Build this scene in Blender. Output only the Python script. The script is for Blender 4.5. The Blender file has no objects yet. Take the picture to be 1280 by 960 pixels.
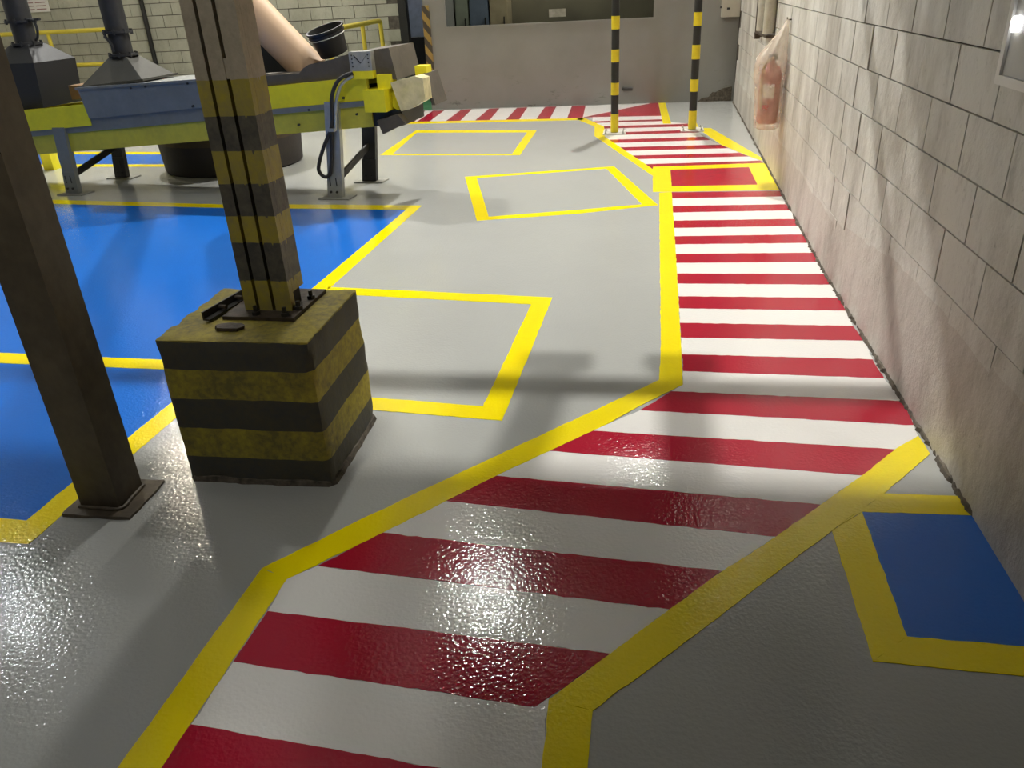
import bpy, bmesh, math, random
from mathutils import Vector, Matrix, noise
random.seed(7)
scene = bpy.context.scene
COL = scene.collection

# ------------------------------------------------------------------ camera
cam_data = bpy.data.cameras.new('camera')
cam = bpy.data.objects.new('camera', cam_data)
COL.objects.link(cam)
cam_data.sensor_fit = 'HORIZONTAL'
cam_data.sensor_width = 36.0
cam_data.lens = 980.0 / 1280.0 * 36.0
cam_data.clip_start = 0.02
cam.matrix_world = Matrix((
    (0.98782569, -0.02439847, 0.15363955, 0.0),
    (0.14776134, 0.45602890, -0.87761280, 0.0),
    (-0.04865167, 0.88963046, 0.45408221, 1.6),
    (0, 0, 0, 1)))
scene.camera = cam

# ------------------------------------------------------------------ world, exposure, lamps' power
world = bpy.data.worlds.new('world')
scene.world = world
world.use_nodes = True
world.node_tree.nodes['Background'].inputs[0].default_value = (0.05, 0.05, 0.055, 1)
world.node_tree.nodes['Background'].inputs[1].default_value = 0.3
vs = scene.view_settings
vs.view_transform = 'Standard'
vs.look = 'None'
vs.gamma = 1.0
vs.use_curve_mapping = False
vs.exposure = 1.12
# x, y, z of the lens, strength, colour, lens radius, height of the ceiling it hangs from
LAMPS = [
    (-1.45, 4.35, 4.0, 430, (1.0, 0.985, 0.95), 0.05, 4.4),
    (-1.42, 6.00, 4.0, 430, (1.0, 0.985, 0.95), 0.05, 4.4),
    (-1.65, 0.90, 4.0, 165, (1.0, 0.985, 0.95), 0.075, 4.4),
    (-6.40, 5.40, 4.0, 240, (0.90, 0.95, 1.0), 0.05, 4.4),
    (-6.10, 8.60, 4.4, 450, (1.0, 0.90, 0.70), 0.05, 8.6),
    (-1.65, 2.85, 4.0, 18, (1.0, 0.985, 0.95), 0.075, 4.4),
    (-1.30, 12.9, 3.0, 330, (1.0, 0.97, 0.90), 0.075, 3.2),  # added inside the booth to brighten its interior
    (-6.00, 11.8, 6.0, 900, (1.0, 0.985, 0.94), 0.075, 8.6),  # added to brighten the far block wall
    (-3.60, 15.1, 3.0, 90, (0.92, 0.95, 1.0), 0.075, 8.6),  # added in the passage to light the pale door panel
]
# floodlights facing back along the hall: x, y, z, strength
FLOODS = [(0.30, 11.2, 8.0, 11500), (-6.60, 11.2, 8.0, 8300)]
SLAB_EDGE = 7.24  # edge of the unseen slab, set to cast the floor shadow line

# ------------------------------------------------------------------ helpers
def new_bm():
    return bmesh.new()

def box(bm, x0, x1, y0, y1, z0, z1):
    v = [bm.verts.new(p) for p in ((x0,y0,z0),(x1,y0,z0),(x1,y1,z0),(x0,y1,z0),(x0,y0,z1),(x1,y0,z1),(x1,y1,z1),(x0,y1,z1))]
    for f in ((3,2,1,0),(4,5,6,7),(0,1,5,4),(1,2,6,5),(2,3,7,6),(3,0,4,7)):
        bm.faces.new([v[i] for i in f])
    return bm

def hexa(bm, pts):
    v = [bm.verts.new(p) for p in pts]
    for f in ((3,2,1,0),(4,5,6,7),(0,1,5,4),(1,2,6,5),(2,3,7,6),(3,0,4,7)):
        bm.faces.new([v[i] for i in f])
    return bm

def prism(bm, poly, vec):
    vec = Vector(vec)
    a = [bm.verts.new(p) for p in poly]
    b = [bm.verts.new(Vector(p) + vec) for p in poly]
    n = len(poly)
    bm.faces.new(list(reversed(a)))
    bm.faces.new(b)
    for i in range(n):
        j = (i + 1) % n
        bm.faces.new((a[i], a[j], b[j], b[i]))
    return bm

def frame_of(d):
    d = d.normalized()
    up = Vector((0, 0, 1)) if abs(d.z) < 0.95 else Vector((1, 0, 0))
    s = d.cross(up).normalized()
    return s, s.cross(d).normalized()

def tube(bm, pts, r, n=12, cap=True):
    pts = [Vector(p) for p in pts]
    rr = r if isinstance(r, (list, tuple)) else [r] * len(pts)
    rings = []
    s0 = None
    for i, p in enumerate(pts):
        if i == 0: d = pts[1] - p
        elif i == len(pts) - 1: d = p - pts[i - 1]
        else: d = (pts[i + 1] - p).normalized() + (p - pts[i - 1]).normalized()
        d = d.normalized()
        if s0 is None:
            s, t = frame_of(d)
        else:
            s = (s0 - d * s0.dot(d)).normalized(); t = s.cross(d).normalized()
        s0 = s
        rings.append([bm.verts.new(p + (s * math.cos(2*math.pi*k/n) + t * math.sin(2*math.pi*k/n)) * rr[i]) for k in range(n)])
    for a, b in zip(rings, rings[1:]):
        for k in range(n):
            bm.faces.new((a[k], a[(k+1) % n], b[(k+1) % n], b[k]))
    if cap:
        bm.faces.new(list(reversed(rings[0]))); bm.faces.new(rings[-1])
    return bm

def lathe(bm, prof, c=(0, 0, 0), n=24, cap=True):
    rings = []
    for r, z in prof:
        rings.append([bm.verts.new((c[0] + r*math.cos(2*math.pi*k/n), c[1] + r*math.sin(2*math.pi*k/n), c[2] + z)) for k in range(n)])
    for a, b in zip(rings, rings[1:]):
        for k in range(n):
            bm.faces.new((a[k], a[(k+1) % n], b[(k+1) % n], b[k]))
    if cap:
        bm.faces.new(list(reversed(rings[0]))); bm.faces.new(rings[-1])
    return bm

def smooth_path(pts, k=6):
    pts = [Vector(p) for p in pts]
    out = []
    for i in range(len(pts) - 1):
        p0 = pts[max(i-1, 0)]; p1 = pts[i]; p2 = pts[i+1]; p3 = pts[min(i+2, len(pts)-1)]
        for j in range(k):
            t = j / k
            out.append(0.5*((2*p1) + (p2-p0)*t + (2*p0-5*p1+4*p2-p3)*t*t + (3*p1-p0-3*p2+p3)*t**3))
    out.append(pts[-1])
    return out

def obj(name, bm, mat, parent=None, world=False, bevel=0, smooth=False, seg=2):
    if bevel:
        bmesh.ops.bevel(bm, geom=[e for e in bm.edges if len(e.link_faces) == 2 and e.calc_face_angle(0) > 0.5], offset=bevel, segments=seg, affect='EDGES', profile=0.5)
    bmesh.ops.recalc_face_normals(bm, faces=bm.faces)
    if world and parent is not None:
        bmesh.ops.transform(bm, matrix=parent.matrix_basis.inverted(), verts=bm.verts)
    me = bpy.data.meshes.new(name)
    bm.to_mesh(me); bm.free()
    if mat: me.materials.append(mat)
    if smooth:
        for p in me.polygons: p.use_smooth = True
        if smooth != 'all':
            me.set_sharp_from_angle(angle=math.radians(35))
    o = bpy.data.objects.new(name, me)
    COL.objects.link(o)
    if parent is not None: o.parent = parent
    return o

def tag(o, label, cat, group=None):
    o['label'] = label; o['category'] = cat
    if group: o['group'] = group
    return o

def thing(name, loc, label, cat, rotz=0.0, group=None):
    o = bpy.data.objects.new(name, None)
    COL.objects.link(o)
    o.location = loc; o.rotation_euler = (0, 0, rotz)
    o.matrix_basis = Matrix.Translation(loc) @ Matrix.Rotation(rotz, 4, 'Z')
    o.empty_display_size = 0.1
    return tag(o, label, cat, group)

def struct(o):
    o['kind'] = 'structure'
    return o

def link_copy(src, parent, loc, rotz=0.0, scale=(1, 1, 1)):
    o = src.copy(); COL.objects.link(o)
    o.parent = parent; o.location = loc; o.rotation_euler = (0, 0, rotz); o.scale = scale
    return o

# ------------------------------------------------------------------ materials
def srgb(r, g, b):
    f = lambda c: (c/255/12.92) if c <= 10.3 else ((c/255 + 0.055)/1.055)**2.4
    return (f(r), f(g), f(b), 1.0)

class NT:
    def __init__(self, name):
        self.m = bpy.data.materials.new(name); self.m.use_nodes = True
        self.t = self.m.node_tree; self.b = self.t.nodes['Principled BSDF']
        self.co = self.t.nodes.new('ShaderNodeTexCoord')
    def n(self, kind, **kw):
        nd = self.t.nodes.new(kind)
        for k, v in kw.items(): setattr(nd, k, v)
        return nd
    def l(self, a, b): self.t.links.new(a, b)
    def noise(self, scale, detail=3, rough=0.55, vec=None, stretch=None):
        nd = self.n('ShaderNodeTexNoise')
        nd.inputs['Scale'].default_value = scale; nd.inputs['Detail'].default_value = detail; nd.inputs['Roughness'].default_value = rough
        v = vec or self.co.outputs['Object']
        if stretch:
            mp = self.n('ShaderNodeMapping'); mp.inputs['Scale'].default_value = stretch
            self.l(v, mp.inputs['Vector']); v = mp.outputs['Vector']
        self.l(v, nd.inputs['Vector'])
        return nd.outputs['Fac']
    def ramp(self, fac, stops, interp='LINEAR'):
        r = self.n('ShaderNodeValToRGB'); e = r.color_ramp.elements
        r.color_ramp.interpolation = interp
        while len(e) > 1: e.remove(e[-1])
        e[0].position = stops[0][0]; e[0].color = stops[0][1]
        for p, c in stops[1:]:
            x = e.new(p); x.color = c
        self.l(fac, r.inputs['Fac']); return r.outputs['Color']
    def mix(self, fac, a, b, blend='MIX'):
        m = self.n('ShaderNodeMix', data_type='RGBA', blend_type=blend)
        for i, v in ((0, fac), (6, a), (7, b)):
            if hasattr(v, 'is_linked') or hasattr(v, 'links'): self.l(v, m.inputs[i])
            else: m.inputs[i].default_value = v
        return m.outputs[2]
    def math(self, op, a, b=0.0, c=None):
        m = self.n('ShaderNodeMath', operation=op)
        for i, v in enumerate((a, b) if c is None else (a, b, c)):
            if hasattr(v, 'links'): self.l(v, m.inputs[i])
            else: m.inputs[i].default_value = v
        return m.outputs[0]
    def bump(self, h, strength=0.3, dist=0.01, prev=None):
        b = self.n('ShaderNodeBump'); b.inputs['Strength'].default_value = strength; b.inputs['Distance'].default_value = dist
        self.l(h, b.inputs['Height'])
        if prev is not None: self.l(prev, b.inputs['Normal'])
        return b.outputs['Normal']
    def done(self, color=None, rough=None, normal=None, metal=None):
        for k, v in (('Base Color', color), ('Roughness', rough), ('Normal', normal), ('Metallic', metal)):
            if v is None: continue
            if hasattr(v, 'links'): self.l(v, self.b.inputs[k])
            else: self.b.inputs[k].default_value = v
        return self.m

BLACK = (0.0, 0.0, 0.0, 1); WHITE1 = (1, 1, 1, 1)
def g(v): return (v, v, v, 1)

def plain(name, col, rough=0.5, metal=0.0, var=0.15, scale=6.0, bump=0.05, bscale=40.0):
    t = NT(name)
    f = t.noise(scale, 4)
    lo = tuple(c*(1-var) for c in col[:3]) + (1,)
    hi = tuple(min(1, c*(1+var)) for c in col[:3]) + (1,)
    c = t.ramp(f, [(0.3, lo), (0.7, hi)])
    nrm = t.bump(t.noise(bscale, 2), bump, 0.01) if bump else None
    return t.done(c, rough, nrm, metal)

def dirty(name, col, dirt, rough=0.6, metal=0.0, amount=0.5, scale=5.0, stretch=None, bump=0.1):
    t = NT(name)
    f = t.noise(scale, 6, 0.65, stretch=stretch)
    f2 = t.noise(scale*7, 3, 0.6)
    s = t.math('ADD', t.math('MULTIPLY', f, 0.75), t.math('MULTIPLY', f2, 0.25))
    k = t.ramp(s, [(0.5 - 0.12, g(0)), (0.5 + 0.12, g(amount))])
    c = t.mix(k, col, dirt)
    return t.done(c, rough, t.bump(f2, bump, 0.01), metal)

def floor_paint(name, col, rough=0.15, var=0.06, bumpy=0.2):
    t = NT(name)
    vec = t.n('ShaderNodeNewGeometry').outputs['Position']
    f = t.noise(1.7, 4, vec=vec); f2 = t.noise(26, 4, 0.7, vec=vec)
    lo = tuple(c*(1-var) for c in col[:3]) + (1,)
    hi = tuple(min(1, c*(1+var)) for c in col[:3]) + (1,)
    c = t.ramp(f, [(0.3, lo), (0.7, hi)])
    c = t.mix(t.ramp(f2, [(0.66, g(0)), (0.85, g(0.06))]), c, (0.16, 0.15, 0.13, 1))
    r = t.ramp(t.noise(3.1, 3, vec=vec), [(0.3, g(rough*0.75)), (0.7, g(rough*1.3))])
    n1 = t.bump(t.noise(80, 1.5, 0.5, vec=vec), bumpy, 0.006)
    n2 = t.bump(t.noise(17, 2, 0.5, vec=vec), bumpy*0.25, 0.012, n1)
    t.b.inputs['Specular IOR Level'].default_value = 0.65
    return t.done(c, r, n2)

M = {}
M['floor'] = floor_paint('floor_grey', srgb(172, 173, 168), 0.09, 0.02)
M['white'] = floor_paint('paint_white', srgb(235, 232, 226), 0.09, 0.015)
M['red'] = floor_paint('paint_red', srgb(172, 16, 46), 0.09, 0.03)
M['yellow'] = floor_paint('paint_yellow', srgb(248, 225, 0), 0.1, 0.03)
M['blue'] = floor_paint('paint_blue', srgb(26, 106, 202), 0.08, 0.03)
M['green'] = floor_paint('paint_green', srgb(40, 110, 60), 0.4, 0.05)

def block_mat(name, base, stain, amount):
    t = NT(name)
    pos = t.n('ShaderNodeNewGeometry').outputs['Position']
    rnd = t.n('ShaderNodeObjectInfo').outputs['Random']
    hsv = t.mix(t.math('MULTIPLY', rnd, 0.35), base, tuple(c*0.86 for c in base[:3]) + (1,))
    streak = t.noise(1.5, 7, 0.68, vec=pos, stretch=(1.0, 1.3, 0.6))
    spots = t.noise(34, 4, 0.7, vec=pos)
    c = t.mix(t.ramp(streak, [(0.42, g(0)), (0.68, g(amount))]), hsv, stain)
    smudge = t.noise(5.5, 5, 0.75, vec=pos, stretch=(1.0, 1.6, 0.5))
    c = t.mix(t.ramp(smudge, [(0.56, g(0)), (0.74, g(amount*0.7))]), c, tuple(x*0.75 for x in stain[:3]) + (1,))
    c = t.mix(t.ramp(spots, [(0.62, g(0)), (0.74, g(0.5))]), c, tuple(x*0.6 for x in stain[:3]) + (1,))
    n1 = t.bump(t.noise(14, 5, 0.65, vec=pos), 0.5, 0.014)
    n2 = t.bump(t.noise(120, 3, 0.6, vec=pos), 0.25, 0.003, n1)
    return t.done(c, 0.62, n2)
M['block_right'] = block_mat('block_paint_right', srgb(204, 202, 193), srgb(138, 131, 118), 0.8)
M['block_back'] = block_mat('block_paint_back', srgb(188, 187, 168), srgb(140, 136, 116), 0.5)
M['mortar'] = plain('mortar', srgb(96, 90, 80), 0.85, var=0.3, scale=20, bump=0.3)
M['plaster'] = block_mat('plaster_base', srgb(194, 188, 178), srgb(132, 123, 110), 0.8)
M['wall_plain'] = plain('wall_plain', srgb(190, 187, 176), 0.7, var=0.05, scale=2)
M['ceil'] = plain('ceiling_paint', srgb(150, 150, 146), 0.8, var=0.05, scale=2)
def booth_mat():
    t = NT('booth_panel')
    pos = t.n('ShaderNodeNewGeometry').outputs['Position']
    sep = t.n('ShaderNodeSeparateXYZ'); t.l(pos, sep.inputs[0])
    c = t.mix(t.ramp(t.noise(1.3, 5, 0.6, vec=pos), [(0.35, g(0)), (0.7, g(0.5))]), srgb(138, 137, 132), srgb(116, 114, 109))
    low = t.ramp(sep.outputs['Z'], [(0.0, g(1)), (0.55, g(0))])
    scuff = t.ramp(t.noise(4.2, 6, 0.75, vec=pos, stretch=(0.7, 1, 1.7)), [(0.60, g(0)), (0.70, g(0.85))])
    c = t.mix(t.math('MULTIPLY', low, scuff), c, srgb(48, 44, 40))
    return t.done(c, 0.45, t.bump(t.noise(40, 2), 0.03, 0.01))
M['booth'] = booth_mat()
M['rubble'] = plain('rubble', srgb(92, 84, 72), 0.9, var=0.5, scale=30, bump=0.6)

def banded(name, stops, dirt, amount=0.5, zmax=1.6, rough=0.65, top=None, dscale=5.0, drips=0.0):
    # paint bands by height above the object's base
    t = NT(name)
    sep = t.n('ShaderNodeSeparateXYZ'); t.l(t.co.outputs['Object'], sep.inputs[0])
    z = sep.outputs['Z']
    wob = t.math('MULTIPLY', t.math('SUBTRACT', t.noise(9, 4), 0.5), 0.012)
    if drips:
        d = t.noise(38, 2, 0.5, stretch=(1, 1, 0.02))
        wob = t.math('ADD', wob, t.math('MULTIPLY', t.math('MAXIMUM', t.math('SUBTRACT', d, 0.6), 0.0), drips))
    zz = t.math('DIVIDE', t.math('ADD', z, wob), zmax)
    c = t.ramp(zz, [(p/zmax, col) for p, col in stops], 'CONSTANT')
    f = t.noise(dscale, 6, 0.7); f2 = t.noise(dscale*8, 3, 0.6)
    k = t.ramp(t.math('ADD', t.math('MULTIPLY', f, 0.7), t.math('MULTIPLY', f2, 0.3)), [(0.38, g(0.06)), (0.62, g(amount))])
    c = t.mix(k, c, dirt)
    return t.done(c, rough, t.bump(f2, 0.35, 0.008))

YB = srgb(182, 166, 54); KB = srgb(68, 68, 66)
M['plinth'] = banded('plinth_bands', [(0, KB), (0.105, YB), (0.225, KB), (0.345, YB), (0.46, KB), (0.566, srgb(168, 152, 52))], srgb(84, 78, 56), 0.75, 0.7, 0.75)
TAN = srgb(190, 178, 156)
M['col_band'] = banded('column_bands', [(0, YB), (0.125, KB), (0.253, YB), (0.347, KB), (0.454, YB), (0.569, KB), (0.678, YB), (0.795, TAN)], srgb(132, 124, 104), 0.5, 4.0, 0.55, drips=0.25)
M['col_dark'] = plain('column_slot', srgb(46, 40, 34), 0.8)
M['steel_brown'] = dirty('steel_column_paint', srgb(104, 92, 72), srgb(48, 42, 36), 0.5, amount=0.7, scale=3, stretch=(1, 1, 0.4))
M['steel_dark'] = plain('dark_steel', srgb(52, 50, 46), 0.5, 0.3, var=0.3)
M['rust'] = plain('rusty_steel', srgb(70, 60, 48), 0.7, 0.2, var=0.4, scale=25, bump=0.3)
M['plate_grey'] = dirty('plate_grey', srgb(150, 150, 140), srgb(90, 86, 74), 0.5, amount=0.6)
M['conv_yellow'] = dirty('conveyor_yellow', srgb(248, 236, 36), srgb(190, 178, 50), 0.42, amount=0.35, scale=3)
M['conv_olive'] = dirty('conveyor_yellow_dull', srgb(214, 204, 66), srgb(150, 142, 60), 0.5, amount=0.4, scale=3)
M['conv_grey'] = dirty('conveyor_bluegrey', srgb(128, 131, 126), srgb(98, 100, 98), 0.45, amount=0.4, scale=4)
M['galv'] = plain('galvanised', srgb(176, 176, 168), 0.42, 0.4, var=0.12, scale=18)
M['hood'] = dirty('dark_hood', srgb(96, 88, 76), srgb(62, 58, 52), 0.7, amount=0.6, scale=3)
M['black'] = plain('black_plastic', srgb(36, 36, 34), 0.45, var=0.2)
M['rubber'] = plain('rubber_black', srgb(44, 42, 40), 0.6, var=0.2)
M['hopper'] = dirty('hopper_dark', srgb(44, 45, 46), srgb(44, 44, 44), 0.5, 0.2, amount=0.6, scale=4)
M['hopper2'] = dirty('hopper_grey', srgb(78, 77, 70), srgb(66, 64, 58), 0.5, 0.2, amount=0.5, scale=4)
M['pipe_dark'] = plain('pipe_dark', srgb(50, 50, 50), 0.5, 0.2, var=0.25)
M['duct'] = plain('beige_duct', srgb(206, 172, 136), 0.55, var=0.06, scale=2)
M['rail'] = plain('rail_yellow', srgb(226, 206, 70), 0.4, var=0.06)
M['pole_black'] = plain('pole_black', srgb(34, 34, 34), 0.45, var=0.2)
M['pole_yellow'] = dirty('pole_yellow', srgb(226, 204, 30), srgb(160, 144, 40), 0.45, amount=0.3, scale=10)
M['whitish'] = dirty('plate_white', srgb(214, 212, 204), srgb(150, 146, 136), 0.5, amount=0.5, scale=12)
M['paper'] = plain('paper', srgb(228, 224, 216), 0.7, var=0.03)
M['ink'] = plain('ink', srgb(150, 110, 106), 0.7, var=0.1)
M['box_beige'] = plain('box_beige', srgb(178, 172, 156), 0.5, var=0.06)
M['conduit'] = dirty('conduit_paint', srgb(190, 186, 170), srgb(140, 132, 116), 0.5, amount=0.5, scale=6)
M['panel_grey'] = plain('panel_grey', srgb(196, 194, 188), 0.4, var=0.04)
M['panel_rim'] = plain('panel_rim', srgb(222, 220, 214), 0.4, var=0.04)
M['extinguisher'] = plain('extinguisher_red', srgb(176, 22, 34), 0.3, var=0.06)
M['drum'] = banded('drum_bands', [(0, srgb(40, 34, 30)), (0.18, srgb(44, 36, 32)), (0.30, srgb(76, 60, 30)), (0.42, srgb(40, 36, 32))], srgb(48, 42, 36), 0.6, 0.8, 0.7)
M['dark_panel'] = plain('dark_panel', srgb(44, 44, 44), 0.5, var=0.2)
M['booth_inner'] = plain('booth_inner', srgb(104, 98, 80), 0.6, var=0.3, scale=1.2)
M['pale_blue'] = plain('pale_blue_panel', srgb(160, 170, 190), 0.5, var=0.15, scale=8)
M['locker_green'] = plain('locker_green', srgb(150, 156, 140), 0.5)
M['locker_blue'] = plain('locker_blue', srgb(110, 122, 140), 0.5)
M['locker_tan'] = plain('locker_tan', srgb(170, 156, 126), 0.5)

def hazard_mat():
    t = NT('hazard_diagonal')
    sep = t.n('ShaderNodeSeparateXYZ'); t.l(t.co.outputs['Object'], sep.inputs[0])
    s = t.math('ADD', sep.outputs['Z'], t.math('MULTIPLY', sep.outputs['X'], 1.3))
    k = t.math('GREATER_THAN', t.math('MODULO', t.math('ADD', s, 10.0), 0.22), 0.11)
    c = t.mix(k, srgb(66, 58, 46), srgb(150, 124, 62))
    return t.done(c, 0.6)
M['hazard'] = hazard_mat()

def glass_mat():
    t = NT('window_glass')
    t.b.inputs['Base Color'].default_value = (0.55, 0.58, 0.56, 1)
    t.b.inputs['Roughness'].default_value = 0.03
    t.b.inputs['Transmission Weight'].default_value = 1.0
    t.b.inputs['IOR'].default_value = 1.05
    t.b.inputs['Specular IOR Level'].default_value = 0.8
    return t.m
M['glass'] = glass_mat()

def film_mat(name, col, opacity, rough=0.25):
    t = NT(name)
    tr = t.n('ShaderNodeBsdfTransparent'); mx = t.n('ShaderNodeMixShader')
    out = t.t.nodes['Material Output']
    k = t.ramp(t.noise(9, 4), [(0.3, g(opacity*0.75)), (0.7, g(min(1, opacity*1.25)))])
    t.l(k, mx.inputs[0]); t.l(tr.outputs[0], mx.inputs[1]); t.l(t.b.outputs[0], mx.inputs[2])
    t.l(mx.outputs[0], out.inputs['Surface'])
    return t.done(col, rough, t.bump(t.noise(30, 3), 0.5, 0.01))
M['film'] = film_mat('clear_plastic_film', srgb(226, 210, 188), 0.42)
M['film_box'] = film_mat('pale_plastic', srgb(226, 216, 176), 0.8)

def emit_mat(name, col, s):
    t = NT(name)
    t.b.inputs['Emission Color'].default_value = (*col, 1)
    t.b.inputs['Emission Strength'].default_value = s
    t.b.inputs['Base Color'].default_value = (0.8, 0.8, 0.8, 1)
    return t.m

# ---- floor marking outlines, metres on the floor
RED = [[(0.269,6.613),(1.132,6.615),(1.121,6.436),(0.266,6.413)],[(0.262,6.175),(1.113,6.188),(1.115,6.013),(0.259,5.982)],[(0.255,5.754),(1.125,5.778),(1.117,5.597),(0.254,5.566)],[(0.25,5.361),(1.114,5.394),(1.106,5.201),(0.249,5.178)],[(0.245,4.971),(1.105,4.993),(1.098,4.811),(0.241,4.791)],[(0.239,4.591),(1.097,4.591),(1.087,4.408),(0.237,4.416)],[(0.234,4.208),(1.083,4.201),(1.08,4.015),(0.231,4.027)],[(0.227,3.825),(1.071,3.813),(1.085,3.632),(0.224,3.637)],[(0.22,3.44),(1.07,3.422),(1.07,3.232),(0.219,3.26)],[(0.16,3.06),(1.092,3.025),(1.076,2.828),(0.028,2.883)],[(-0.161,2.704),(0.96,2.641),(0.801,2.457),(-0.319,2.541)],[(-0.488,2.357),(0.627,2.269),(0.457,2.084),(-0.65,2.189)],[(-0.814,1.995),(0.275,1.903),(0.115,1.725),(-0.969,1.813)],[(-1.043,1.606),(-0.044,1.543),(-0.223,1.35),(-1.055,1.412)],[(-1.067,1.207),(-0.173,1.137),(-0.168,0.999),(-1.089,0.94)]]
WHITE = [[(0.266,6.413),(1.121,6.436),(1.113,6.188),(0.262,6.175)],[(0.259,5.982),(1.115,6.013),(1.125,5.778),(0.255,5.754)],[(0.254,5.566),(1.117,5.597),(1.114,5.394),(0.25,5.361)],[(0.249,5.178),(1.106,5.201),(1.105,4.993),(0.245,4.971)],[(0.241,4.791),(1.098,4.811),(1.097,4.591),(0.239,4.591)],[(0.237,4.416),(1.087,4.408),(1.083,4.201),(0.234,4.208)],[(0.231,4.027),(1.08,4.015),(1.071,3.813),(0.227,3.825)],[(0.224,3.637),(1.085,3.632),(1.07,3.422),(0.22,3.44)],[(0.219,3.26),(1.07,3.232),(1.092,3.025),(0.16,3.06),(0.213,3.125)],[(0.028,2.883),(1.076,2.828),(1.069,2.746),(0.96,2.641),(-0.161,2.704)],[(-0.319,2.541),(0.801,2.457),(0.627,2.269),(-0.488,2.357)],[(-0.65,2.189),(0.457,2.084),(0.275,1.903),(-0.814,1.995)],[(-0.969,1.813),(0.115,1.725),(-0.044,1.543),(-1.043,1.606),(-1.042,1.745)],[(-1.055,1.412),(-0.223,1.35),(-0.192,1.381),(-0.195,1.315),(-0.173,1.137),(-1.067,1.207)]]
URED = [[(-0.598,10.378),(0.263,10.396),(0.26,10.261),(-0.563,10.264)],[(-0.437,9.983),(0.566,10.015),(0.557,9.828),(-0.43,9.819)],[(-0.417,9.528),(0.664,9.583),(0.653,9.399),(-0.41,9.366)],[(-0.348,9.072),(0.692,9.118),(0.744,8.922),(-0.289,8.877)],[(-0.21,8.618),(0.83,8.641),(0.892,8.444),(-0.16,8.422)],[(-0.075,8.168),(0.978,8.191),(1.042,8.012),(-0.025,7.99)],[(0.046,7.737),(1.126,7.807),(1.147,7.686),(0.128,7.628),(0.127,7.513)]]
UTRI = [(-0.754,10.714),(0.17,11.89),(0.243,11.839),(0.26,10.678),(-0.618,10.733)]
UWHITE = [[(-0.618,10.733),(0.26,10.678),(0.263,10.396),(-0.598,10.378)],[(-0.563,10.264),(0.26,10.261),(0.566,10.015),(-0.437,9.983)],[(-0.43,9.819),(0.557,9.828),(0.664,9.583),(-0.417,9.528)],[(-0.41,9.366),(0.653,9.399),(0.692,9.118),(-0.348,9.072)],[(-0.289,8.877),(0.744,8.922),(0.83,8.641),(-0.21,8.618)],[(-0.16,8.422),(0.892,8.444),(0.978,8.191),(-0.075,8.168)],[(-0.025,7.99),(1.042,8.012),(1.126,7.807),(0.046,7.737)]]
UWTRI = [(-0.783,11.744),(-0.175,11.912),(0.17,11.89),(-0.754,10.714)]
FRED = [[(-3.205,10.717),(-3.025,10.706),(-3.13,11.747),(-3.31,11.742)],[(-2.991,10.703),(-2.813,10.692),(-2.839,11.756),(-3.01,11.751)],[(-2.584,10.677),(-2.384,10.664),(-2.435,11.767),(-2.592,11.763)],[(-2.183,10.652),(-1.983,10.639),(-2.026,11.778),(-2.178,11.774)],[(-1.761,10.625),(-1.581,10.613),(-1.617,11.79),(-1.769,11.786)],[(-1.352,10.598),(-1.175,10.587),(-1.198,11.802),(-1.362,11.797)],[(-0.945,10.572),(-0.74,10.559),(-0.78,11.813),(-0.974,11.808)]]
FWHITE = [[(-3.025,10.706),(-2.991,10.703),(-3.01,11.751),(-3.13,11.747)],[(-2.813,10.692),(-2.584,10.677),(-2.592,11.763),(-2.839,11.756)],[(-2.384,10.664),(-2.183,10.652),(-2.178,11.774),(-2.435,11.767)],[(-1.983,10.639),(-1.761,10.625),(-1.769,11.786),(-2.026,11.778)],[(-1.581,10.613),(-1.352,10.598),(-1.362,11.797),(-1.617,11.79)],[(-1.175,10.587),(-0.945,10.572),(-0.974,11.808),(-1.198,11.802)]]
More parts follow.
